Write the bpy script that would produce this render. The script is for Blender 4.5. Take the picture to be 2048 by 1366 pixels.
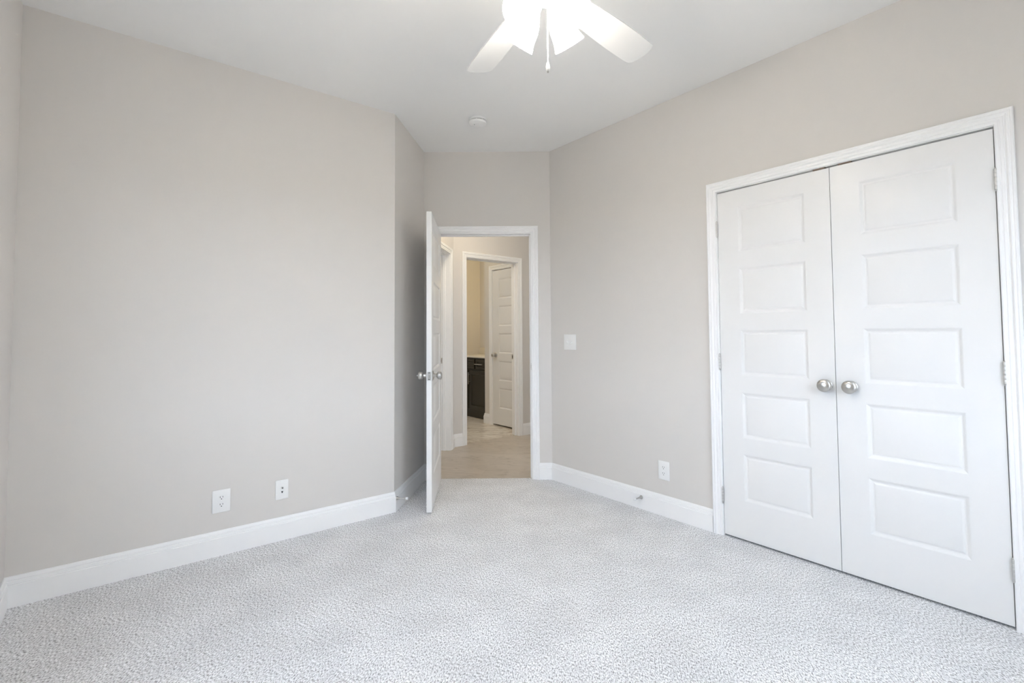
import bpy, bmesh, math
from mathutils import Vector, Matrix

C = bpy.context.scene.collection
SC = bpy.context.scene
for o in list(bpy.data.objects):
    bpy.data.objects.remove(o)

# ------------------------------------------------------------------ camera
W_PX, H_PX = 2048.0, 1366.0
F_PX, CX, CY = 987.14, 1038.32, 630.01
cam_d = bpy.data.cameras.new('camera')
cam = bpy.data.objects.new('camera', cam_d)
C.objects.link(cam)
Rt = Vector((0.9945920928, 0.1036008140, -0.0073102850))
Up = Vector((0.0113084032, -0.0380569108, 0.9992115850))
Fw = Vector((-0.1032409267, 0.9938906091, 0.0390226624))
cam.matrix_world = Matrix(((Rt.x, Up.x, -Fw.x, 0.0), (Rt.y, Up.y, -Fw.y, 0.0), (Rt.z, Up.z, -Fw.z, 1.19525), (0, 0, 0, 1)))
cam_d.sensor_fit = 'HORIZONTAL'
cam_d.sensor_width = 36.0
cam_d.lens = F_PX / W_PX * 36.0
cam_d.shift_x = (W_PX / 2 - CX) / W_PX
cam_d.shift_y = (CY - H_PX / 2) / W_PX
cam_d.clip_start = 0.02
SC.camera = cam

# ------------------------------------------------------------------ exposure, world
SC.view_settings.view_transform = 'Standard'
SC.view_settings.look = 'None'
SC.view_settings.gamma = 1.0
SC.view_settings.use_curve_mapping = False
SC.view_settings.exposure = 0.03
SC.cycles.max_bounces = 14
SC.cycles.diffuse_bounces = 8
SC.cycles.glossy_bounces = 6
SC.cycles.use_denoising = True
SC.cycles.denoising_prefilter = 'NONE'
SC.cycles.sample_clamp_indirect = 40.0
SC.cycles.caustics_reflective = False
SC.cycles.caustics_refractive = False

world = bpy.data.worlds.new('daylight')
SC.world = world
world.use_nodes = True
SKY = (6.25, 7.35, 8.75)          # overcast sky above the horizon
GROUND = (1.39, 1.43, 1.35)      # daylit ground below it
_n, _l = world.node_tree.nodes, world.node_tree.links
bg = _n['Background']
_tc = _n.new('ShaderNodeTexCoord')
_sx = _n.new('ShaderNodeSeparateXYZ')
_rp = _n.new('ShaderNodeValToRGB')
_rp.color_ramp.elements[0].position = 0.49
_rp.color_ramp.elements[1].position = 0.51
_mr = _n.new('ShaderNodeMapRange')
_mr.inputs['From Min'].default_value = -1.0
_l.new(_tc.outputs['Generated'], _sx.inputs[0])
_l.new(_sx.outputs['Z'], _mr.inputs['Value'])
_l.new(_mr.outputs[0], _rp.inputs[0])
_mx = _n.new('ShaderNodeMix')
_mx.data_type = 'RGBA'
_l.new(_rp.outputs['Color'], _mx.inputs[0])
_mx.inputs[6].default_value = (*GROUND, 1)
_mx.inputs[7].default_value = (*SKY, 1)
_l.new(_mx.outputs[2], bg.inputs['Color'])
bg.inputs['Strength'].default_value = 1.0

LAMP_E = 25.0          # fan light shades
HALL_E = 40.0
BATH_E = 11.0
LAMP_C = (1.0, 0.93, 0.84)
HALL_C = (1.0, 0.85, 0.62)
BATHFILL_E = 24.0  # added fill dome in the bathroom, out of view
BATH_C = (1.0, 0.773, 0.382)
NEAR_WIN = [(1.65, 2.55)]        # window openings (x range) in the wall the camera stands against
SIDE_WIN = [(0.6, 1.6)]          # and in the fourth wall
WZ0, WZ1 = 0.75, 2.15

# ------------------------------------------------------------------ plan of the place
S = math.sqrt(0.5)
H = 2.74
WT = 0.115
P1 = Vector((-1.20384, 3.28779, 0))
P2 = Vector((-1.21527, 4.01415, 0))
P3 = Vector((-0.16266, 4.12724, 0))
LU = Vector((S, S, 0))            # along the left wall, towards the door
RU = Vector((S, -S, 0))           # along the right wall, away from the door
Q = P1 - LU * 1.84662             # left wall / window wall corner
SIDE = 3.78                       # distance of the fourth wall from the left wall
RC = P3 + RU * 3.637
NC = Q + RU * SIDE
bu = (P3 - P2).normalized()
ru = (P2 - P1).normalized()


def frame(P, u, z=0.0):
    """local x = u (to the right when one faces the wall), local -y = into the room, z up"""
    y = Vector((-u.y, u.x, 0))
    return Matrix(((u.x, y.x, 0, P.x), (u.y, y.y, 0, P.y), (0, 0, 1, P.z + z), (0, 0, 0, 1)))


F_LEFT = frame(Q, LU)
F_RET = frame(P1, ru)
F_BACK = frame(P2, bu)
F_RIGHT = frame(P3, RU)
F_SIDE = frame(RC, -LU)
F_NEAR = frame(NC, -RU)
K = Vector((-1.255, 5.225, 0))    # hall corner


def ab(a, b, z=0.0):              # bathroom coordinates: a along (1,1), b along (-1,1)
    return Vector(((a - b) * S, (a + b) * S, z))


F_HALL_L = frame(Vector((-1.255, 4.13, 0)), Vector((0, 1, 0)))
F_BATHW = frame(K, LU)
F_BSIDE = frame(ab(3.889, 5.541), RU)
F_VAN = frame(ab(4.02, 6.60), RU)

# light portals in the window openings: the sky outside lights the room through them
def portal(F, x0, x1):
    d = bpy.data.lights.new('window_portal', 'AREA')
    d.shape = 'RECTANGLE'
    d.size, d.size_y = x1 - x0, WZ1 - WZ0
    d.cycles.is_portal = True
    o = bpy.data.objects.new('window_portal', d)
    C.objects.link(o)
    o.matrix_world = F @ Matrix.Translation(((x0 + x1) / 2, 0.13, (WZ0 + WZ1) / 2)) @ Matrix.Rotation(math.radians(-90), 4, 'X')


for q in NEAR_WIN:
    portal(F_NEAR, *q)
for q in SIDE_WIN:
    portal(F_SIDE, *q)

# ------------------------------------------------------------------ materials
def mat(name, col, rough=0.5, metal=0.0, spec=0.5, emit=None, es=0.0):
    m = bpy.data.materials.new(name)
    m.use_nodes = True
    b = m.node_tree.nodes['Principled BSDF']
    b.inputs['Base Color'].default_value = (*col, 1)
    b.inputs['Roughness'].default_value = rough
    b.inputs['Metallic'].default_value = metal
    b.inputs['Specular IOR Level'].default_value = spec
    if emit:
        b.inputs['Emission Color'].default_value = (*emit, 1)
        b.inputs['Emission Strength'].default_value = es
    return m


def nodes(m):
    return m.node_tree.nodes, m.node_tree.links, m.node_tree.nodes['Principled BSDF']


def bumpy(m, scale, strength, dist=0.002, detail=3.0):
    n, l, b = nodes(m)
    tc = n.new('ShaderNodeTexCoord')
    t = n.new('ShaderNodeTexNoise')
    t.inputs['Scale'].default_value = scale
    t.inputs['Detail'].default_value = detail
    bp = n.new('ShaderNodeBump')
    bp.inputs['Strength'].default_value = strength
    bp.inputs['Distance'].default_value = dist
    l.new(tc.outputs['Object'], t.inputs['Vector'])
    l.new(t.outputs['Fac'], bp.inputs['Height'])
    l.new(bp.outputs['Normal'], b.inputs['Normal'])
    return m


def ramp(n, stops):
    r = n.new('ShaderNodeValToRGB')
    e = r.color_ramp.elements
    while len(e) < len(stops):
        e.new(0.5)
    for el, (p, c) in zip(e, stops):
        el.position = p
        el.color = (*c, 1)
    return r


M_WALL = bumpy(mat('wall_paint', (0.705, 0.678, 0.648), 0.62, spec=0.3), 260, 0.05)
M_CEIL = bumpy(mat('ceiling_paint', (0.88, 0.88, 0.87), 0.8, spec=0.2), 200, 0.05)
M_TRIM = mat('white_trim_paint', (0.91, 0.91, 0.91), 0.36)
M_DOOR = mat('white_door_paint', (0.825, 0.823, 0.818), 0.27, spec=0.15)
M_PLASTIC = mat('white_plastic', (0.88, 0.88, 0.87), 0.35)
M_RUBBER = mat('white_rubber', (0.85, 0.85, 0.85), 0.6)
M_NICKEL = mat('satin_nickel', (0.50, 0.485, 0.465), 0.30, 1.0)
M_KNOB = mat('spun_satin_nickel', (0.60, 0.585, 0.56), 0.30, 1.0)
_n, _l, _b = nodes(M_KNOB)
_t = _n.new('ShaderNodeTangent')
_t.direction_type = 'RADIAL'
_t.axis = 'Z'
_l.new(_t.outputs[0], _b.inputs['Tangent'])
_b.inputs['Anisotropic'].default_value = 0.75
M_HINGE = mat('brushed_hinge_metal', (0.66, 0.65, 0.63), 0.38, 1.0)
M_SLOT = mat('dark_slot', (0.03, 0.03, 0.03), 0.6)
M_CATCH = mat('brown_catch_metal', (0.16, 0.115, 0.085), 0.5, 0.4)
M_CAB = mat('espresso_cabinet_paint', (0.026, 0.022, 0.014), 0.38)
M_TOP = mat('cream_countertop', (0.80, 0.76, 0.68), 0.25)
M_FANW = mat('white_fan_blade', (0.76, 0.76, 0.75), 0.5)
M_FANM = mat('white_fan_metal', (0.86, 0.86, 0.85), 0.35)
M_GLASS = mat('lit_frosted_glass', (0.95, 0.93, 0.90), 0.4, emit=LAMP_C, es=LAMP_E)
M_BULB = mat('lit_bulb', (1, 1, 1), 0.4, emit=LAMP_C, es=LAMP_E * 1.5)
M_HALLG = mat('lit_hall_glass', (0.95, 0.93, 0.88), 0.4, emit=HALL_C, es=HALL_E)
M_BATHFILL = mat('bath_fill_dome', (0.95, 0.93, 0.88), 0.4, emit=BATH_C, es=BATHFILL_E)
M_BATHG = mat('lit_vanity_glass', (0.95, 0.93, 0.88), 0.4, emit=BATH_C, es=BATH_E)


def carpet_mat():
    m = mat('carpet_pile', (0.6, 0.6, 0.6), 0.95, spec=0.1)
    n, l, b = nodes(m)
    tc = n.new('ShaderNodeTexCoord')
    mp = n.new('ShaderNodeMapping')
    mp.inputs['Rotation'].default_value = (0, 0, 0.22)
    mp.inputs['Scale'].default_value = (1.0, 0.46, 1.0)
    l.new(tc.outputs['Object'], mp.inputs['Vector'])
    v = n.new('ShaderNodeTexVoronoi')
    v.inputs['Scale'].default_value = 170
    l.new(mp.outputs['Vector'], v.inputs['Vector'])
    a = n.new('ShaderNodeTexNoise')
    a.inputs['Scale'].default_value = 215
    a.inputs['Detail'].default_value = 2.0
    a.inputs['Roughness'].default_value = 0.55
    l.new(mp.outputs['Vector'], a.inputs['Vector'])
    c = n.new('ShaderNodeTexNoise')
    c.inputs['Scale'].default_value = 4.0
    c.inputs['Detail'].default_value = 2.0
    l.new(tc.outputs['Object'], c.inputs['Vector'])
    r = ramp(n, [(0.30, (0.25, 0.25, 0.25)), (0.41, (0.50, 0.50, 0.505)), (0.52, (0.80, 0.80, 0.81)), (0.64, (0.97, 0.97, 0.98))])  # yarn flecks; darkest stops also put the shade between tufts into the colour
    l.new(a.outputs['Fac'], r.inputs['Fac'])
    r2 = ramp(n, [(0.35, (0.93, 0.93, 0.93)), (0.65, (1.03, 1.03, 1.03))])
    l.new(c.outputs['Fac'], r2.inputs['Fac'])
    mx = n.new('ShaderNodeMix')
    mx.data_type = 'RGBA'
    mx.blend_type = 'MULTIPLY'
    mx.inputs[0].default_value = 1.0
    l.new(r.outputs['Color'], mx.inputs[6])
    l.new(r2.outputs['Color'], mx.inputs[7])
    l.new(mx.outputs[2], b.inputs['Base Color'])
    ad = n.new('ShaderNodeMath')
    ad.operation = 'SUBTRACT'
    l.new(a.outputs['Fac'], ad.inputs[0])
    l.new(v.outputs['Distance'], ad.inputs[1])
    bp = n.new('ShaderNodeBump')
    bp.inputs['Strength'].default_value = 0.45
    bp.inputs['Distance'].default_value = 0.006
    l.new(ad.outputs[0], bp.inputs['Height'])
    l.new(bp.outputs['Normal'], b.inputs['Normal'])
    return m


def plank_mat():
    m = mat('beige_wood_planks', (0.5, 0.4, 0.3), 0.42)
    n, l, b = nodes(m)
    tc = n.new('ShaderNodeTexCoord')
    mp = n.new('ShaderNodeMapping')
    mp.inputs['Rotation'].default_value = (0, 0, 0.107)
    l.new(tc.outputs['Object'], mp.inputs['Vector'])
    br = n.new('ShaderNodeTexBrick')
    br.inputs['Color1'].default_value = (0.535, 0.47, 0.395, 1)
    br.inputs['Color2'].default_value = (0.57, 0.505, 0.43, 1)
    br.inputs['Mortar'].default_value = (0.47, 0.405, 0.335, 1)
    br.inputs['Scale'].default_value = 1.0
    br.inputs['Mortar Size'].default_value = 0.0012
    br.inputs['Brick Width'].default_value = 1.22
    br.inputs['Row Height'].default_value = 0.18
    l.new(mp.outputs['Vector'], br.inputs['Vector'])
    st = n.new('ShaderNodeMapping')
    st.inputs['Scale'].default_value = (3.0, 7.5, 1)
    l.new(mp.outputs['Vector'], st.inputs['Vector'])
    g = n.new('ShaderNodeTexNoise')
    g.inputs['Scale'].default_value = 2.4
    g.inputs['Detail'].default_value = 5
    g.inputs['Distortion'].default_value = 1.4
    l.new(st.outputs['Vector'], g.inputs['Vector'])
    r = ramp(n, [(0.30, (0.78, 0.76, 0.73)), (0.43, (0.96, 0.96, 0.96)), (0.7, (1.05, 1.05, 1.05))])
    l.new(g.outputs['Fac'], r.inputs['Fac'])
    mx = n.new('ShaderNodeMix')
    mx.data_type = 'RGBA'
    mx.blend_type = 'MULTIPLY'
    mx.inputs[0].default_value = 1.0
    l.new(br.outputs['Color'], mx.inputs[6])
    l.new(r.outputs['Color'], mx.inputs[7])
    l.new(mx.outputs[2], b.inputs['Base Color'])
    return m


def marble_mat():
    m = mat('veined_floor_tile', (0.7, 0.64, 0.55), 0.3)
    n, l, b = nodes(m)
    tc = n.new('ShaderNodeTexCoord')
    st = n.new('ShaderNodeMapping')
    st.inputs['Rotation'].default_value = (0, 0, -0.35)
    st.inputs['Scale'].default_value = (1.3, 5.5, 1)
    l.new(tc.outputs['Object'], st.inputs['Vector'])
    g = n.new('ShaderNodeTexNoise')
    g.inputs['Scale'].default_value = 1.9
    g.inputs['Detail'].default_value = 6
    g.inputs['Distortion'].default_value = 1.6
    l.new(st.outputs['Vector'], g.inputs['Vector'])
    r = ramp(n, [(0.36, (0.74, 0.69, 0.61)), (0.46, (0.70, 0.64, 0.55)), (0.50, (0.36, 0.28, 0.20)), (0.54, (0.72, 0.66, 0.57)), (0.75, (0.82, 0.78, 0.70))])
    l.new(g.outputs['Fac'], r.inputs['Fac'])
    l.new(r.outputs['Color'], b.inputs['Base Color'])
    return m


M_CARPET, M_PLANK, M_MARBLE = carpet_mat(), plank_mat(), marble_mat()

# ------------------------------------------------------------------ helpers
I4 = Matrix.Identity(4)


class MB:
    def __init__(self):
        self.bm = bmesh.new()

    def box(self, x0, x1, y0, y1, z0, z1, bev=0.0, seg=2):
        vs = [self.bm.verts.new(p) for p in ((x0, y0, z0), (x1, y0, z0), (x1, y1, z0), (x0, y1, z0), (x0, y0, z1), (x1, y0, z1), (x1, y1, z1), (x0, y1, z1))]
        fs = [self.bm.faces.new([vs[i] for i in f]) for f in ((3, 2, 1, 0), (4, 5, 6, 7), (0, 1, 5, 4), (1, 2, 6, 5), (2, 3, 7, 6), (3, 0, 4, 7))]
        if bev:
            es = list({e for f in fs for e in f.edges})
            bmesh.ops.bevel(self.bm, geom=es, offset=bev, segments=seg, affect='EDGES', profile=0.5)
        return self

    def poly(self, pts, z0, z1):
        lo = [self.bm.verts.new((p[0], p[1], z0)) for p in pts]
        hi = [self.bm.verts.new((p[0], p[1], z1)) for p in pts]
        self.bm.faces.new(lo[::-1])
        self.bm.faces.new(hi)
        n = len(pts)
        for i in range(n):
            self.bm.faces.new((lo[i], lo[(i + 1) % n], hi[(i + 1) % n], hi[i]))
        return self

    def lathe(self, prof, M=I4, seg=32, cap=True):
        """prof: (r, h) pairs; h along local z of M"""
        rings = []
        for r, h in prof:
            if r < 1e-6:
                rings.append([self.bm.verts.new(M @ Vector((0, 0, h)))])
            else:
                rings.append([self.bm.verts.new(M @ Vector((r * math.cos(2 * math.pi * k / seg), r * math.sin(2 * math.pi * k / seg), h))) for k in range(seg)])
        for a, b in zip(rings, rings[1:]):
            for k in range(seg):
                k2 = (k + 1) % seg
                if len(a) == 1 and len(b) == 1:
                    continue
                if len(a) == 1:
                    self.bm.faces.new((a[0], b[k2], b[k]))
                elif len(b) == 1:
                    self.bm.faces.new((a[k], a[k2], b[0]))
                else:
                    self.bm.faces.new((a[k], a[k2], b[k2], b[k]))
        if cap:
            if len(rings[0]) > 1:
                self.bm.faces.new(rings[0][::-1])
            if len(rings[-1]) > 1:
                self.bm.faces.new(rings[-1])
        return self

    def rod(self, A, B, r, seg=12):
        A, B = Vector(A), Vector(B)
        d = B - A
        M = Matrix.Translation(A) @ d.to_track_quat('Z', 'Y').to_matrix().to_4x4()
        return self.lathe([(r, 0), (r, d.length)], M, seg)

    def sweep(self, stations):
        """stations: list of point loops (open profiles); bridges and caps them"""
        rows = [[self.bm.verts.new(p) for p in s] for s in stations]
        n = len(rows[0])
        for a, b in zip(rows, rows[1:]):
            for i in range(n):
                j = (i + 1) % n
                self.bm.faces.new((a[i], a[j], b[j], b[i]))
        self.bm.faces.new(rows[0][::-1])
        self.bm.faces.new(rows[-1])
        return self

    def build(self, name, m, parent=None, M=None, smooth=0):
        bmesh.ops.remove_doubles(self.bm, verts=self.bm.verts, dist=1e-6)
        bmesh.ops.recalc_face_normals(self.bm, faces=self.bm.faces)
        me = bpy.data.meshes.new(name)
        self.bm.to_mesh(me)
        self.bm.free()
        me.materials.append(m)
        if smooth:
            for p in me.polygons:
                p.use_smooth = True
            me.set_sharp_from_angle(angle=math.radians(smooth))
        o = bpy.data.objects.new(name, me)
        C.objects.link(o)
        if parent:
            o.parent = parent
        if M is not None:
            o.matrix_local = M
        return o


def tag(o, label, cat, group=None, kind=None):
    o['label'] = label
    o['category'] = cat
    if group:
        o['group'] = group
    if kind:
        o['kind'] = kind
    return o


def thing(name, label, cat, M, group=None, kind=None):
    o = bpy.data.objects.new(name, None)
    C.objects.link(o)
    o.empty_display_size = 0.05
    o.matrix_world = M
    return tag(o, label, cat, group, kind)


def struct(o, label, cat):
    return tag(o, label, cat, kind='structure')


T = Matrix.Translation
RX = lambda d: Matrix.Rotation(math.radians(d), 4, 'X')
RY = lambda d: Matrix.Rotation(math.radians(d), 4, 'Y')
RZ = lambda d: Matrix.Rotation(math.radians(d), 4, 'Z')
TO_ROOM = RX(90)                # local z -> -y: out of a wall into the room


def wall(name, F, x0, x1, label, m=M_WALL, openings=(), t=WT, z1=H):
    b = MB()
    x = x0
    for (a0, a1, c0, c1) in sorted(openings):
        b.box(x, a0, 0, t, 0, z1)
        if c0 > 0:
            b.box(a0, a1, 0, t, 0, c0)
        b.box(a0, a1, 0, t, c1, z1)
        x = a1
    b.box(x, x1, 0, t, 0, z1)
    o = b.build(name, m)
    o.matrix_world = F
    return struct(o, label, 'wall')


# ------------------------------------------------------------------ room shell
# bedroom door opening on F_BACK, closet opening on F_RIGHT
DJ0, DJ1, DH = 0.107, 0.892, 2.040
CJ0, CJ1, CH = 1.489, 2.712, 2.0435
JT = 0.018

o = MB().poly([Q - LU * .1 + RU * -.1, P1 + RU * -.1, P2 + Vector((-.1, .04, 0)), P2 - Vector((-bu.y, bu.x, 0)) * -.033, P3 - Vector((-bu.y, bu.x, 0)) * -.033, P3 + Vector((.03, .03, 0)), RC + LU * .03 + RU * .1, NC + RU * .1 - LU * .1], -0.05, 0.0).build('floor', M_CARPET)
struct(o, 'light grey flecked carpet covering the bedroom floor', 'carpet')
hallf = [P2 - Vector((.2, -.035, 0)), P3 + Vector((0, .035, 0)), Vector((.9, 4.1, 0)), Vector((.9, 7.5, 0)), K + LU * .9 + Vector((-S, S, 0)) * .06, K + LU * .15 + Vector((-S, S, 0)) * .06, K + Vector((-.25, .0, 0)), Vector((-1.5, 4.0, 0))]
o = MB().poly([(p.x, p.y) for p in hallf], -0.06, -0.004).build('floor_hall', M_PLANK)
struct(o, 'beige wood plank floor of the hall seen through the bedroom door', 'floor')
b0 = 4.583 + .06
o = MB().poly([ab(1.8, b0), ab(5.0, b0), ab(5.0, 6.9), ab(1.8, 6.9)], -0.06, -0.003).build('floor_bathroom', M_MARBLE)
struct(o, 'veined cream tile floor of the bathroom beyond the hall', 'floor')
o = MB().poly([Q - LU * .12 - RU * .12, P1 - RU * .12, P2 + Vector((-.12, .12, 0)), P3 + Vector((0, .12, 0)), P3 + LU * .12, RC + LU * .12 + RU * .12, NC + RU * .12 - LU * .12], H, H + .1).build('ceiling', M_CEIL)
struct(o, 'flat white bedroom ceiling', 'ceiling')
o = MB().poly([(-1.5, 4.1), (-.16, 4.24), (.95, 4.1), (.95, 7.3), (-.9, 9.2), (-3.5, 8.0), (-3.6, 5.6), (-1.5, 5.2)], H + .001, H + .1).build('ceiling_hall', M_CEIL)
struct(o, 'ceiling over the hall and bathroom', 'ceiling')

wall('wall_left', F_LEFT, -WT, 1.84662, 'long plain greige wall with two white outlet plates')
wall('wall_return', F_RET, 0, (P2 - P1).length + WT, 'short greige wall in the shade behind the open door')
wall('wall_back', F_BACK, -WT, (P3 - P2).length + .06, 'narrow greige wall framing the open bedroom doorway', openings=[(DJ0 - JT, DJ1 + JT, 0, DH + JT)])
wall('wall_right', F_RIGHT, 0.0, 3.637 + WT, 'greige wall holding the white double closet doors', openings=[(CJ0 - JT, CJ1 + JT, 0, CH + JT)])
wall('wall_side', F_SIDE, -WT, 3.18 + WT, 'greige wall opposite the plain long wall', openings=[(a, b, WZ0, WZ1) for a, b in SIDE_WIN])
wall('wall_near', F_NEAR, -WT, SIDE + WT, 'greige window wall facing the closet', openings=[(a, b, WZ0, WZ1) for a, b in NEAR_WIN])

# closet behind the doors
b = MB()
b.box(1.15, 3.1, .75, .80, 0, 2.5)
b.box(1.15, 1.2, WT, .75, 0, 2.5)
b.box(3.05, 3.1, WT, .75, 0, 2.5)
b.box(1.15, 3.1, WT, .80, 2.45, 2.5)
b.box(1.15, 3.1, .03, .80, -.05, -.002)
o = b.build('wall_closet', M_WALL)
o.matrix_world = F_RIGHT
struct(o, 'inside of the closet behind the double doors', 'wall')

# small closet behind the closed inner bathroom door
b = MB()
b.poly([ab(3.95, 4.66), ab(4.05, 4.66), ab(4.05, 4.62), ab(4.55, 4.62), ab(4.55, 5.44), ab(4.50, 5.44), ab(4.50, 4.67), ab(3.95, 4.67)], -.06, H)
o = b.build('wall_bath_closet', M_WALL)
struct(o, 'inside of the small closet behind the inner bathroom door', 'wall')

# hall and bathroom walls
HJ0, HJ1 = 0.175, 0.937                       # door opening in the hall's left wall
wall('wall_hall_left', F_HALL_L, -.05, K.y - 4.13, 'hall wall with a white cased doorway just beyond the bedroom door', openings=[(HJ0 - JT, HJ1 + JT, 0, DH + JT)])
BJ0, BJ1, BHH = 0.169, 0.886, 2.046
wall('wall_hall_end', F_BATHW, -1.0, 2.85, 'angled hall wall around the bathroom doorway', openings=[(BJ0 - JT, BJ1 + JT, 0, BHH + JT)])
o = MB().box(.75, .87, 3.9, 7.4, 0, H).build('wall_hall_right', M_WALL)
struct(o, 'right wall of the hall', 'wall')
BS0, BS1 = 5.541 - 5.355, 5.541 - 4.745       # inner bathroom door on F_BSIDE
wall('wall_bath_side', F_BSIDE, 0, .86, 'bathroom wall with a closed white panel door', openings=[(BS0 - JT, BS1 + JT, 0, 2.052 + JT)], t=WT)
o = MB().poly([ab(3.889 + WT, 5.45), ab(4.66, 5.45), ab(4.66, 5.541), ab(3.889 + WT, 5.541)], 0, H).build('wall_bath_niche', M_WALL)
struct(o, 'side of the bathroom vanity niche', 'wall')
o = MB().poly([ab(4.555, 5.4), ab(4.67, 5.4), ab(4.67, 6.74), ab(4.555, 6.74)], 0, H).build('wall_bath_vanity', M_WALL)
struct(o, 'bathroom wall behind the vanity', 'wall')
o = MB().poly([ab(1.9, 6.62), ab(4.6, 6.62), ab(4.6, 6.74), ab(1.9, 6.74)], 0, H).build('wall_bath_end', M_WALL)
struct(o, 'far bathroom wall lit warm yellow by the vanity light', 'wall')
o = MB().poly([ab(1.85, 4.6), ab(1.97, 4.6), ab(1.97, 6.74), ab(1.85, 6.74)], 0, H).build('wall_bath_left', M_WALL)
struct(o, 'left bathroom wall', 'wall')

# ------------------------------------------------------------------ baseboards
BP = [(0, 0), (.0150, 0), (.0150, .0945), (.0142, .0962), (.0108, .0972), (.0108, .0982), (.0125, .0995), (.0102, .1120), (.0072, .1142), (.0072, .1152), (.0086, .1165), (.0066, .1290), (.0040, .1330), (0, .1335)]


def baseboard(name, A, B, label, ta=0.0, tb=0.0, z=0.0):
    """A to B with the room on the right hand; ta / tb = left turn (radians) of the wall at each end"""
    u = (B - A).normalized()
    n = Vector((u.y, -u.x, 0))
    st = []
    for P, s, t in ((A, -1, ta), (B, 1, tb)):
        st.append([P + u * (s * d * math.tan(t / 2)) + n * d + Vector((0, 0, zz + z)) for d, zz in BP])
    o = MB().sweep(st).build(name, M_TRIM, smooth=25)
    return struct(o, label, 'baseboard')


def turn(u, v):
    return math.atan2(u.x * v.y - u.y * v.x, u.dot(v))


t1, t2, t3 = turn(LU, ru), turn(ru, bu), turn(bu, RU)
CW = 0.058                                     # casing width
baseboard('baseboard_left', Q, P1, 'white stepped baseboard along the long plain wall', -math.pi / 2, t1)
baseboard('baseboard_return', P1, P2, 'white baseboard on the short wall behind the open door', t1, t2)
baseboard('baseboard_corner', P2, P2 + bu * (DJ0 - .006 - CW), 'tiny piece of baseboard behind the open door hinge side', t2, 0)
baseboard('baseboard_back', P2 + bu * (DJ1 + .006 + CW), P3, 'short piece of white baseboard between door casing and corner', 0, t3)
baseboard('baseboard_right', P3, P3 + RU * (CJ0 - .005 - CW), 'white baseboard between the corner and the closet casing', t3, 0)
baseboard('baseboard_closet', P3 + RU * (CJ1 + .005 + CW), RC, 'white baseboard past the closet', 0, -math.pi / 2)
baseboard('baseboard_near', NC, Q, 'white baseboard of the window wall', -math.pi / 2, -math.pi / 2)
KN = Vector((-1.255, 4.13, 0))
baseboard('baseboard_hall', KN + Vector((0, HJ1 + .006 + CW, 0)), K, 'hall baseboard beside the left cased doorway', 0, turn(Vector((0, 1, 0)), LU), -.004)
baseboard('baseboard_hall_left', K, K + LU * (BJ0 - .006 - CW), 'small hall baseboard left of the bathroom doorway', turn(Vector((0, 1, 0)), LU), 0, -.004)
baseboard('baseboard_hall_end', K + LU * (BJ1 + .006 + CW), K + LU * 2.8, 'hall baseboard right of the bathroom doorway', 0, 0, -.004)
NICHE_A = ab(4.02, 5.541)
baseboard('baseboard_bath', ab(3.889, 5.541), ab(3.889, 5.355 + .006 + CW), 'bathroom baseboard wrapping the corner beside the vanity', math.pi / 2, 0, -.003)
baseboard('baseboard_bath_niche', ab(4.02, 5.541), ab(3.889, 5.541), 'return of the bathroom baseboard at the vanity', 0, math.pi / 2, -.003)
baseboard('baseboard_bath_end', ab(2.0, 6.62), ab(4.0, 6.62), 'baseboard of the far bathroom wall', 0, 0, -.003)

# ------------------------------------------------------------------ door casings and jambs
CP = [(0, 0), (0, .0085), (.0025, .0105), (.011, .0105), (.0125, .0085), (.0145, .0085), (.017, .0115), (.026, .0120), (.0275, .0100), (.0295, .0105), (.034, .0145), (.037, .0165), (.041, .0165), (.0435, .0150), (.046, .0150), (.049, .0172), (.0545, .0172), (.0575, .0145), (.058, .011), (.058, 0)]


def casing_mesh(x0, x1, h, z0=0.0, room=-1):
    y = lambda d: room * d
    st = [[Vector((x0 - w, y(d), z0)) for w, d in CP], [Vector((x0 - w, y(d), h + w)) for w, d in CP],
          [Vector((x1 + w, y(d), h + w)) for w, d in CP], [Vector((x1 + w, y(d), z0)) for w, d in CP]]
    return MB().sweep(st)


def door_trim(name, F, j0, j1, h, label, depth=WT, reveal=.006, z0=0.0, stop=None, both=False):
    t = thing(name, label, 'door casing', F, kind='structure')
    casing_mesh(j0 - reveal, j1 + reveal, h + reveal, z0).build('casing', M_TRIM, t, smooth=20)
    if both:
        casing_mesh(j0 - reveal, j1 + reveal, h + reveal, z0, 1).build('casing', M_TRIM, t, T((0, depth, 0)), smooth=20)
    b = MB()
    b.box(j0 - JT, j0, 0, depth, z0, h)
    b.box(j1, j1 + JT, 0, depth, z0, h)
    b.box(j0 - JT, j1 + JT, 0, depth, h, h + JT)
    b.build('jamb', M_TRIM, t)
    if stop is not None:
        s0, s1 = stop
        b = MB()
        b.box(j0, j0 + .011, s0, s1, z0, h, .002, 1)
        b.box(j1 - .011, j1, s0, s1, z0, h, .002, 1)
        b.box(j0 + .011, j1 - .011, s0, s1, h - .011, h, .002, 1)
        b.build('door_stop_strip', M_TRIM, t)
    return t


def strike(t, x, y, z, sx=1):
    """a strike plate on a jamb face at x; sx = direction its face looks along x"""
    b = MB()
    b.box(min(x, x + sx * .0015), max(x, x + sx * .0015), y - .014, y + .014, z - .029, z + .029)
    p = b.build('strike_plate', M_NICKEL, t)
    p['label'] = 'satin nickel strike plate'
    b = MB()
    b.box(min(x, x + sx * .0022), max(x, x + sx * .0022), y - .005, y + .007, z - .014, z + .014)
    b.build('latch_hole', M_SLOT, p)


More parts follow.
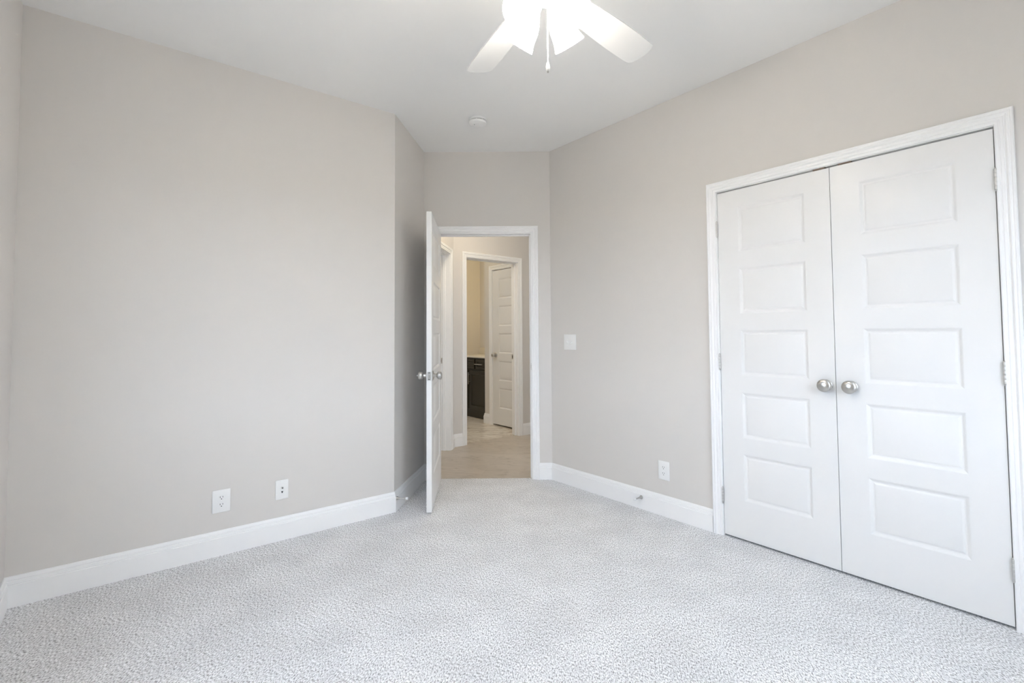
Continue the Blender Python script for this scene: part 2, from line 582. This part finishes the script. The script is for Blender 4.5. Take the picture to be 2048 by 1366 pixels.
tr = door_trim('trim_1', F_BACK, DJ0, DJ1, DH, 'white casing around the open bedroom doorway', stop=(.037, .07), both=True)
strike(tr, DJ1, .022, .925, -1)
tc = door_trim('trim_2', F_RIGHT, CJ0, CJ1, CH, 'white casing around the double closet doors', stop=(.037, .07), reveal=.0025)
for cx in (2.052, 2.169):
    p = MB().box(cx - .028, cx + .028, .0005, .034, CH - .0075, CH + .0005).build('catch_plate', M_CATCH, tc)
    p['label'] = 'brown ball catch plate in the head jamb'
th = door_trim('trim_3', F_HALL_L, HJ0, HJ1, DH, 'white casing of the doorway on the left side of the hall', stop=(.045, .078), z0=-.004)
strike(th, HJ1, .098, .925, -1)
tb = door_trim('trim_4', F_BATHW, BJ0, BJ1, BHH, 'white casing around the bathroom doorway at the end of the hall', stop=(.045, .078), z0=-.004, both=True)
strike(tb, BJ1, .098, .925, -1)
tw = door_trim('trim_5', F_BSIDE, BS0, BS1, 2.052, 'casing of the closed inner bathroom door', stop=(.037, .07), z0=-.003)

# ------------------------------------------------------------------ doors
PZ = [(.228, .497), (.588, .850), (.946, 1.212), (1.304, 1.573), (1.666, 1.934)]
PP = [(0, 0), (.0030, .0008), (.0080, .0040), (.0125, .0068), (.0165, .0082), (.0205, .0083), (.0260, .0064), (.0310, .0050)]


def slab(w, z0, z1, thick, x0, x1, zs):
    """five-panel moulded door: x 0..w, face y = 0 and y = thick"""
    m = MB()
    bm = m.bm
    zc = [z0] + [z for q in zs for z in q] + [z1]
    xc = [0, x0, x1, w]
    for side in (0, 1):
        Y = lambda d: d if side == 0 else thick - d
        for i in range(3):
            for j in range(len(zc) - 1):
                ax, bx, az, bz = xc[i], xc[i + 1], zc[j], zc[j + 1]
                if i == 1 and j % 2 == 1:
                    prev = None
                    for off, d in PP:
                        ring = [bm.verts.new((x, Y(d), z)) for x, z in ((ax + off, az + off), (bx - off, az + off), (bx - off, bz - off), (ax + off, bz - off))]
                        if prev:
                            for k in range(4):
                                bm.faces.new((prev[k], prev[(k + 1) % 4], ring[(k + 1) % 4], ring[k]))
                        prev = ring
                    bm.faces.new(prev)
                else:
                    bm.faces.new([bm.verts.new((x, Y(0), z)) for x, z in ((ax, az), (bx, az), (bx, bz), (ax, bz))])
    # edges, cut to match the face grid
    for x in (0, w):
        for j in range(len(zc) - 1):
            bm.faces.new([bm.verts.new(p) for p in ((x, 0, zc[j]), (x, thick, zc[j]), (x, thick, zc[j + 1]), (x, 0, zc[j + 1]))])
    for z in (z0, z1):
        for i in range(3):
            bm.faces.new([bm.verts.new(p) for p in ((xc[i], 0, z), (xc[i + 1], 0, z), (xc[i + 1], thick, z), (xc[i], thick, z))])
    return m


KNOB = [(0, 0), (.033, 0), (.033, .003), (.030, .0065), (.020, .009), (.0125, .0105), (.0115, .026), (.0150, .029), (.0225, .033), (.0268, .040), (.0275, .047), (.0262, .054), (.0225, .0595), (.016, .0625), (.008, .0635), (0, .0638)]
KNOBC = [(0, 0), (.0285, 0), (.0285, .0025), (.026, .005), (.016, .007), (.0120, .010), (.0118, .015), (.0180, .019), (.0262, .024), (.0308, .030), (.0322, .036), (.0310, .041), (.0262, .0452), (.016, .0482), (.007, .0496), (0, .0500)]


def knob(parent, M, prof=KNOB, lock=False):
    k = MB().lathe(prof, I4, 48).build('door_knob', M_KNOB, parent, M, smooth=35)
    k['label'] = 'round satin nickel knob'
    if lock:
        MB().lathe([(.006, 0), (.006, .008), (.0035, .010), (0, .0102)], T((0, 0, .062)), 16).build('lock_button', M_NICKEL, k, smooth=35)
    return k


def hinge(parent, x, y, z, s=1):
    """barrel at (x, y), leaf on the +x*s side"""
    b = MB()
    for k in range(5):
        b.lathe([(.0062, 0), (.0068, .001), (.0068, .0165), (.0062, .0175)], T((x, y, z - .0445 + k * .0178)), 14)
    b.lathe([(.004, 0), (.0055, .002), (.004, .005), (0, .006)], T((x, y, z + .0445)), 12)
    b.lathe([(0, -.006), (.004, -.005), (.0055, -.002), (.004, 0)], T((x, y, z - .0445)), 12)
    b.box(min(x, x + s * .004), max(x, x + s * .004), y, y + .03, z - .0445, z + .0445)
    h = b.build('hinge', M_HINGE, parent, smooth=40)
    h['label'] = 'metal butt hinge'
    return h


# the open bedroom door: pin at the left jamb, leaf swung into the room
pin = P2 + bu * (DJ0 + .001) + Vector((bu.y, -bu.x, 0)) * .012
free = Vector((-.967, 3.249, 0))
du = (free - pin).normalized()
LEAF = (free - pin).length
# local x runs from the pin to the free edge, local y = z cross x points to the hall-side face (towards +x world)
F_DOOR = frame(pin, du)
d1 = thing('door_1', 'white five-panel bedroom door standing open with both knobs showing', 'door', F_DOOR, kind='structure')
leaf = slab(LEAF, .014, 2.036, .035, .120, LEAF - .120, PZ).build('door_leaf', M_DOOR, d1, smooth=18)
kx = LEAF - .060
knob(d1, T((kx, 0, .918)) @ RX(90), lock=True)
knob(d1, T((kx, .035, .918)) @ RX(-90))
b = MB()
b.box(LEAF, LEAF + .0015, .0055, .0295, .918 - .0285, .918 + .0285, .0006, 1)
lp = b.build('latch_plate', M_NICKEL, d1)
lp['label'] = 'satin nickel latch plate on the door edge'
b = MB()
b.box(LEAF, LEAF + .009, .0125, .0225, .918 - .010, .918 + .008, .002, 1)
b.build('latch_bolt', M_NICKEL, lp)
for zz in (.918 - .022, .918 + .022):
    MB().lathe([(.0035, 0), (.003, .001), (0, .0012)], T((LEAF + .0015, .0175, zz)) @ RY(90), 10).build('screw', M_SLOT, lp)
for zz in (.24, 1.03, 1.82):
    hinge(d1, -.004, -.006, zz, 1)

# closet doors
CDW = (CJ1 - CJ0 - .009) / 2
mg = .1225
cl = thing('door_2', 'white five-panel closet door hinged beside the bare wall', 'door', F_RIGHT @ T((CJ0 + .003, 0.001, 0)), kind='structure')
slab(CDW, .012, 2.0345, .035, mg, CDW - mg + .002, PZ).build('door_leaf', M_DOOR, cl, smooth=18)
knob(cl, T((2.057 - CJ0 - .003, 0, .925)) @ RX(90), KNOBC)
for zz in (.237, 1.023, 1.820):
    hinge(cl, -.0045, -.0055, zz, 1)
cr = thing('door_3', 'white five-panel closet door nearest the camera, hinged at the far right casing', 'door', F_RIGHT @ T((CJ1 - .003 - CDW, 0.001, 0)), kind='structure')
slab(CDW, .012, 2.0345, .035, mg, CDW - mg + .002, PZ).build('door_leaf', M_DOOR, cr, smooth=18)
knob(cr, T((2.167 - CJ1 + .003 + CDW, 0, .925)) @ RX(90), KNOBC)
for zz in (.237, 1.023, 1.820):
    hinge(cr, CDW + .0045, -.0055, zz, -1)

# closed inner bathroom door, and the closed leaf deep in the hall's left doorway
BW = BS1 - BS0 - .006
bd = thing('door_4', 'closed white panel door inside the bathroom, seen through two doorways', 'door', F_BSIDE @ T((BS0 + .003, .001, 0)), kind='structure')
slab(BW, .016, 2.044, .035, .125, BW - .125, PZ).build('door_leaf', M_DOOR, bd, smooth=18)
knob(bd, T((.062, 0, .925)) @ RX(90), lock=True)
for zz in (.24, 1.03, 1.82):
    hinge(bd, BW + .0045, -.0055, zz, -1)
hd = thing('door_5', 'white door set back in the doorway on the left side of the hall', 'door', F_HALL_L @ T((HJ0 + .003, .112, 0)), kind='structure')
HW = HJ1 - HJ0 - .006
slab(HW, .008, 2.036, .034, .12, HW - .12, PZ).build('door_leaf', M_DOOR, hd, smooth=18)

# ------------------------------------------------------------------ windows behind the camera
wins = [(F_NEAR, a, b, 'white framed window in the wall behind the camera') for a, b in NEAR_WIN] + [(F_SIDE, a, b, 'white framed window in the wall opposite the plain wall') for a, b in SIDE_WIN]
for wi, (F, x0, x1, lab) in enumerate(wins):
    nm = 'window_%d' % (wi + 1)
    t = thing(nm, lab, 'window', F, kind='structure')
    b = MB()
    b.box(x0, x0 + .03, 0, WT, WZ0, WZ1)
    b.box(x1 - .03, x1, 0, WT, WZ0, WZ1)
    b.box(x0 + .03, x1 - .03, 0, WT, WZ1 - .03, WZ1)
    b.box(x0 + .03, x1 - .03, -.03, WT, WZ0, WZ0 + .03)
    b.build('window_frame', M_TRIM, t)
    b = MB()
    zm = (WZ0 + WZ1) / 2
    b.box(x0 + .03, x1 - .03, .05, .085, zm - .02, zm + .02)
    if x1 - x0 > 1.2:
        xm = (x0 + x1) / 2
        b.box(xm - .04, xm + .04, .03, .1, WZ0 + .03, WZ1 - .03)
    b.build('window_sash', M_TRIM, t)

# ------------------------------------------------------------------ ceiling fan
FC = Vector((-.0785, 1.737, 0))
fan = thing('ceiling_fan', 'white ceiling fan with four lit frosted shades and a pull chain', 'ceiling fan', T(FC))
MB().lathe([(.0, H), (.072, H), (.072, H - .012), (.060, H - .035), (.030, H - .055), (.016, H - .060), (0, H - .060)][::-1], I4, 40).build('canopy', M_FANM, fan, smooth=35)
MB().lathe([(.0125, 2.575), (.0125, H - .05)], I4, 20).build('downrod', M_FANM, fan, smooth=35)
MB().lathe([(0, 2.455), (.075, 2.455), (.098, 2.463), (.108, 2.480), (.110, 2.520), (.100, 2.548), (.070, 2.566), (.030, 2.578), (0, 2.580)], I4, 48).build('motor_housing', M_FANM, fan, smooth=35)
kit = MB().lathe([(0, 2.378), (.013, 2.378), (.0165, 2.384), (.0165, 2.390), (.030, 2.396), (.052, 2.405), (.058, 2.420), (.055, 2.438), (.045, 2.456), (0, 2.456)], I4, 40).build('light_fitter', M_FANM, fan, smooth=35)
MB().lathe([(.0, 2.3765), (.0035, 2.3765), (.0035, 2.3785), (0, 2.3785)], I4, 12).build('screw', M_HINGE, kit)
BLZ = 2.455
for k in range(5):
    az = 50.37 + 72 * k
    R = RZ(az)
    b = MB()
    bm = b.bm
    n = 14
    top, bot = [], []
    outline = []
    r0, r1 = .175, .655
    for i in range(n + 1):                     # one edge out, rounded tip, the other edge back
        f = i / n
        outline.append((r0 + (r1 - .045 - r0) * f, -(.050 + .018 * math.sin(f * math.pi * .62))))
    wt = -outline[-1][1]
    for i in range(1, 12):
        a = -math.pi / 2 + math.pi * i / 12
        outline.append((r1 - .045 + .045 * math.cos(a) ** .55 if math.cos(a) > 0 else r1 - .045, wt * math.sin(a) * (1 if abs(math.sin(a)) > .98 else 1.0)))
    for i in range(n, -1, -1):
        f = i / n
        outline.append((r0 + (r1 - .045 - r0) * f, (.050 + .018 * math.sin(f * math.pi * .62))))
    b.poly(outline, -.003, .003)
    bl = b.build('blade', M_FANW, fan, R @ T((0, 0, BLZ)) @ RX(-12))
    b = MB()
    b.poly([(.06, -.018), (.15, -.014), (.19, -.036), (.245, -.030), (.26, 0), (.245, .030), (.19, .036), (.15, .014), (.06, .018)], .003, .0075)
    b.build('blade_iron', M_FANM, bl, RX(-4))

SH = [(.017, 0), (.020, .004), (.023, .014), (.030, .030), (.041, .050), (.0475, .072), (.0495, .092), (.0520, .112), (.0585, .134), (.0605, .140)]
for k in range(4):
    az = 95.9 + 45 + 90 * k
    A = RZ(az) @ T((.043, 0, 2.392)) @ RY(180 - 43)
    arm = MB().lathe([(.010, -.028), (.012, -.012), (.019, -.008), (.021, .0), (.021, .010), (.018, .012)], A, 24).build('lamp_arm', M_FANM, fan, smooth=35)
    outer = [(r, h) for r, h in SH]
    inner = [(r - .003, h) for r, h in SH][::-1]
    sh = MB().lathe(outer + inner, A, 40, cap=False).build('lamp_shade', M_GLASS, fan, smooth=50)
    sh['label'] = 'frosted glass bell shade glowing white'
    MB().lathe([(.011, .012), (.013, .030), (.024, .058), (.028, .076), (.024, .094), (.012, .105), (0, .108)], A, 24).build('bulb', M_BULB, sh, smooth=50)
b = MB()
cx_, cy_ = .0085, 0.0
b.rod((cx_, cy_, 2.166), (cx_, cy_, 2.395), .0022, 10)
z = 2.168
while z < 2.385:
    b.lathe([(0, -.0028), (.0021, -.0018), (.003, 0), (.0021, .0018), (0, .0028)], T((cx_, cy_, z)), 10)
    z += .0062
ch = b.build('pull_chain', M_FANM, fan, smooth=60)
kb = MB().lathe([(0, 2.134), (.0022, 2.1345), (.003, 2.137), (.0062, 2.140), (.0078, 2.147), (.0070, 2.156), (.0048, 2.166), (.003, 2.171), (0, 2.1715)], T((cx_, cy_, 0)), 20).build('chain_knob', M_FANM, ch, smooth=40)
MB().lathe([(0, 2.1315), (.0026, 2.132), (.0032, 2.135), (.0032, 2.139), (0, 2.1395)], T((cx_, cy_, 0)), 14).build('knob_tip', M_NICKEL, kb, smooth=40)

# ------------------------------------------------------------------ smoke detector
sd = thing('smoke_detector', 'small round white smoke detector on the ceiling near the doorway', 'smoke detector', T((-.645, 3.44, H)))
MB().lathe([(0, -.014), (.052, -.014), (.058, -.010), (.059, 0), (0, 0)], I4, 44).build('mounting_base', M_PLASTIC, sd, smooth=30)
b = MB().lathe([(0, -.044), (.030, -.044), (.048, -.041), (.060, -.034), (.0635, -.026), (.0635, -.021), (.056, -.018), (.054, -.014), (0, -.014)], I4, 44)
body = b.build('detector_body', M_PLASTIC, sd, smooth=30)
b = MB()
for k in range(8):
    a0 = k * 45 + 6
    for j in range(11):
        aa = math.radians(a0 + j * 3.2)
        p0 = Vector((math.cos(aa), math.sin(aa), 0)) * .0548
        b.box(p0.x - .0022, p0.x + .0022, p0.y - .0022, p0.y + .0022, -.0172, -.0148)
b.build('vent_slot', mat('grey_vent', (.42, .41, .39), .7), body)
MB().lathe([(0, -.0465), (.009, -.0465), (.011, -.044), (0, -.0435)], T((.024, -.012, 0)), 20).build('test_button', M_PLASTIC, body, smooth=40)
MB().lathe([(0, -.0455), (.003, -.0455), (.003, -.043), (0, -.043)], T((-.022, -.018, 0)), 12).build('indicator_light', M_SLOT, body)


# ------------------------------------------------------------------ wall plates
def plate(t, w, h):
    b = MB().box(-w / 2, w / 2, -.0062, 0, -h / 2, h / 2, .0035, 3)
    return b.build('cover_plate', M_PLASTIC, t, smooth=40)


def outlet(F, x, z, label, w=.088, h=.123):
    t = thing('electrical_outlet', label, 'outlet', F @ T((x, 0, z)), group='duplex outlets low on the walls')
    plate(t, w, h)
    for zz in (.0195, -.0195):
        b = MB()
        pts = []
        for k in range(32):
            a = 2 * math.pi * k / 32
            pts.append((.0172 * math.cos(a), max(-.0142, min(.0142, .0172 * math.sin(a)))))
        b.poly(pts, 0, .0078)
        rc = b.build('receptacle', M_PLASTIC, t, T((0, 0, zz)) @ TO_ROOM, smooth=40)
        b = MB()
        b.box(-.0077, -.0053, -.001, .0075, .0070, .0081)
        b.box(.0050, .0074, .0002, .0070, .0070, .0081)
        b.lathe([(0, .0070), (.0026, .0070), (.0026, .0081), (0, .0081)], T((0, -.0075, 0)), 14)
        b.build('slot', M_SLOT, rc)
    MB().lathe([(0, 0), (.0032, 0), (.0028, .0012), (0, .0014)], T((0, -.006, 0)) @ TO_ROOM, 14).build('screw', M_PLASTIC, t, smooth=40)
    return t


XL = lambda tt: 1.84662 - tt
outlet(F_LEFT, XL(1.0165), .2915, 'white duplex outlet on the long plain wall, larger than the jack plate beside it')
outlet(F_RIGHT, 1.081, .294, 'white duplex outlet on the wall between doorway and closet', .085, .123)
jk = thing('cable_jack_plate', 'small white plate with a coax and a phone jack above the baseboard', 'jack plate', F_LEFT @ T((XL(.7075), 0, .2915)))
plate(jk, .071, .112)
b = MB().lathe([(0, 0), (.0062, 0), (.0062, .003), (.0047, .003), (.0047, .010), (0, .010)], T((0, -.006, .0115)) @ TO_ROOM, 20)
cj = b.build('coax_jack', M_HINGE, jk, smooth=30)
MB().lathe([(0, .0098), (.0034, .0098), (.0034, .0104), (0, .0104)], T((0, -.006, .0115)) @ TO_ROOM, 12).build('socket_hole', M_SLOT, cj)
b = MB().box(-.0085, .0085, -.0078, -.006, -.022, -.006, .0008, 1)
pj = b.build('phone_jack', M_PLASTIC, jk)
MB().poly([(-.0062, .005), (.0062, .005), (.0022, -.003), (.0022, -.0062), (-.0022, -.0062), (-.0022, -.003)], .0, .0021).build('socket_opening', M_SLOT, pj, T((0, -.006, -.0135)) @ TO_ROOM)
for zz in (.042, -.042):
    MB().lathe([(0, 0), (.003, 0), (.0026, .0012), (0, .0014)], T((0, -.006, zz)) @ TO_ROOM, 14).build('screw', M_PLASTIC, jk, smooth=40)

sw = thing('light_switch', 'white double toggle light switch plate beside the doorway corner', 'light switch', F_RIGHT @ T((.2255, 0, 1.130)))
plate(sw, .134, .124)
for sx, up in ((-.023, 1), (.023, -1)):
    b = MB().box(-.0052, .0052, -.0072, -.005, -.0122, .0122, .001, 1)
    br = b.build('toggle_bezel', M_PLASTIC, sw, T((sx, 0, 0)))
    b = MB()
    b.sweep([[Vector((-.0042, 0, -.006)), Vector((.0042, 0, -.006)), Vector((.0042, 0, .006)), Vector((-.0042, 0, .006))],
             [Vector((-.0032, -.016, up * .008 - .0035)), Vector((.0032, -.016, up * .008 - .0035)), Vector((.0032, -.016, up * .008 + .0035)), Vector((-.0032, -.016, up * .008 + .0035))]])
    b.build('toggle', M_PLASTIC, br, T((0, -.006, 0)))
    for zz in (.030, -.030):
        MB().lathe([(0, 0), (.0032, 0), (.0028, .0012), (0, .0014)], T((sx, -.006, zz)) @ TO_ROOM, 14).build('screw', M_PLASTIC, sw, smooth=40)


# ------------------------------------------------------------------ door stops on the baseboards
def doorstop(M, label, L=.080):
    t = thing('door_stop', label, 'door stop', M, group='baseboard door stops')
    r = MB().lathe([(0, 0), (.0135, 0), (.0135, .0025), (.0105, .007), (.0070, .016), (.0052, .028), (.0046, .045), (.0046, L - .014), (0, L - .014)], TO_ROOM, 24).build('stop_rod', M_NICKEL, t, smooth=40)
    MB().lathe([(0, L - .016), (.0078, L - .016), (.0088, L - .013), (.0088, L - .003), (.0072, L), (0, L)], TO_ROOM, 20).build('rubber_tip', M_RUBBER, t, smooth=40)
    return t


doorstop(F_RET @ T((.011, -.0145, .087)), 'metal door stop on the short wall baseboard behind the open door')
doorstop(F_RIGHT @ T((.905, -.0145, .080)), 'metal door stop on the baseboard below the outlet near the closet')

# ------------------------------------------------------------------ bathroom vanity
v = thing('vanity_cabinet', 'dark espresso bathroom vanity cabinet with bar pulls', 'cabinet', F_VAN)
MB().box(.0, 1.055, 0.004, .53, -.003, .860).build('cabinet_body', M_CAB, v)


def front(name, x0, x1, z0, z1, fr=.058):
    b = MB()
    bm = b.bm
    y0, y1, yi = -.016, .004, -.006
    prof = [(0, y1), (0, y0 + .002), (.002, y0), (fr, y0), (fr + .006, yi + .001), (fr + .010, yi)]
    prev = None
    for off, y in prof:
        ring = [bm.verts.new((x, y, z)) for x, z in ((x0 + off, z0 + off), (x1 - off, z0 + off), (x1 - off, z1 - off), (x0 + off, z1 - off))]
        if prev:
            for k in range(4):
                bm.faces.new((prev[k], prev[(k + 1) % 4], ring[(k + 1) % 4], ring[k]))
        else:
            bm.faces.new(ring[::-1])
        prev = ring
    bm.faces.new(prev)
    return b.build(name, M_CAB, v)


def pull(parent, A, B):
    A, B = Vector(A), Vector(B)
    d = (B - A)
    b = MB().rod(A + Vector((0, -.032, 0)), B + Vector((0, -.032, 0)), .0058, 14)
    for f in (.2, .8):
        p = A + d * f
        b.rod(p, p + Vector((0, -.032, 0)), .0042, 10)
    h = b.build('bar_pull', M_NICKEL, parent, smooth=40)
    h['label'] = 'brushed nickel bar pull'


front('false_drawer', .03, .628, .700, .838, .032)
dr = front('drawer', .658, 1.03, .700, .838, .032)
front('cabinet_door', .03, .468, .115, .676)
dd = front('cabinet_door', .492, 1.03, .115, .676)
pull(dr, (.675, -.016, .770), (.870, -.016, .770))
pull(dd, (.520, -.016, .474), (.520, -.016, .648))
ct = thing('vanity_countertop', 'cream vanity countertop with a low backsplash on the dark cabinet', 'countertop', F_VAN @ T((0, 0, .860)))
MB().box(-.018, 1.058, -.022, .534, 0, .024, .004, 2).build('counter_slab', M_TOP, ct, smooth=40)
MB().box(-.018, 1.058, .512, .534, .024, .128, .003, 2).build('backsplash', M_TOP, ct, smooth=40)

vl = thing('vanity_light', 'three-shade vanity light on the bathroom wall hidden behind the niche corner', 'wall lamp', F_VAN @ T((.73, .535, 1.98)))
MB().box(-.30, .30, -.025, 0, -.05, .05, .006, 2).build('back_plate', M_NICKEL, vl)
for x in (-.21, 0, .21):
    MB().rod((x, -.02, 0), (x, -.17, 0), .008).build('lamp_arm', M_NICKEL, vl)
    MB().lathe([(.025, .0), (.035, -.03), (.05, -.09), (.058, -.13)], T((x, -.17, .02)), 28).build('lamp_shade', M_BATHG, vl, smooth=50)

hl = thing('hall_ceiling_light', 'flush dome light on the hall ceiling', 'ceiling light', T((-.75, 4.68, H)))
MB().lathe([(0, -.02), (.15, -.02), (.155, 0), (0, 0)], I4, 40).build('light_base', M_NICKEL, hl, smooth=40)
MB().lathe([(0, -.085), (.05, -.08), (.10, -.062), (.13, -.035), (.138, -.02), (0, -.02)], I4, 40).build('glass_dome', M_HALLG, hl, smooth=50)

bl = thing('bath_fill_light', 'unseen dome light added on the bathroom ceiling as warm fill for the inner door', 'ceiling light', T(ab(3.0, 5.55, H)))  # unseen lamp, added to warm and brighten the closed bathroom door
MB().lathe([(0, -.02), (.15, -.02), (.155, 0), (0, 0)], I4, 40).build('light_base', M_NICKEL, bl, smooth=40)
MB().lathe([(0, -.085), (.05, -.08), (.10, -.062), (.13, -.035), (.138, -.02), (0, -.02)], I4, 40).build('glass_dome', M_BATHFILL, bl, smooth=50)
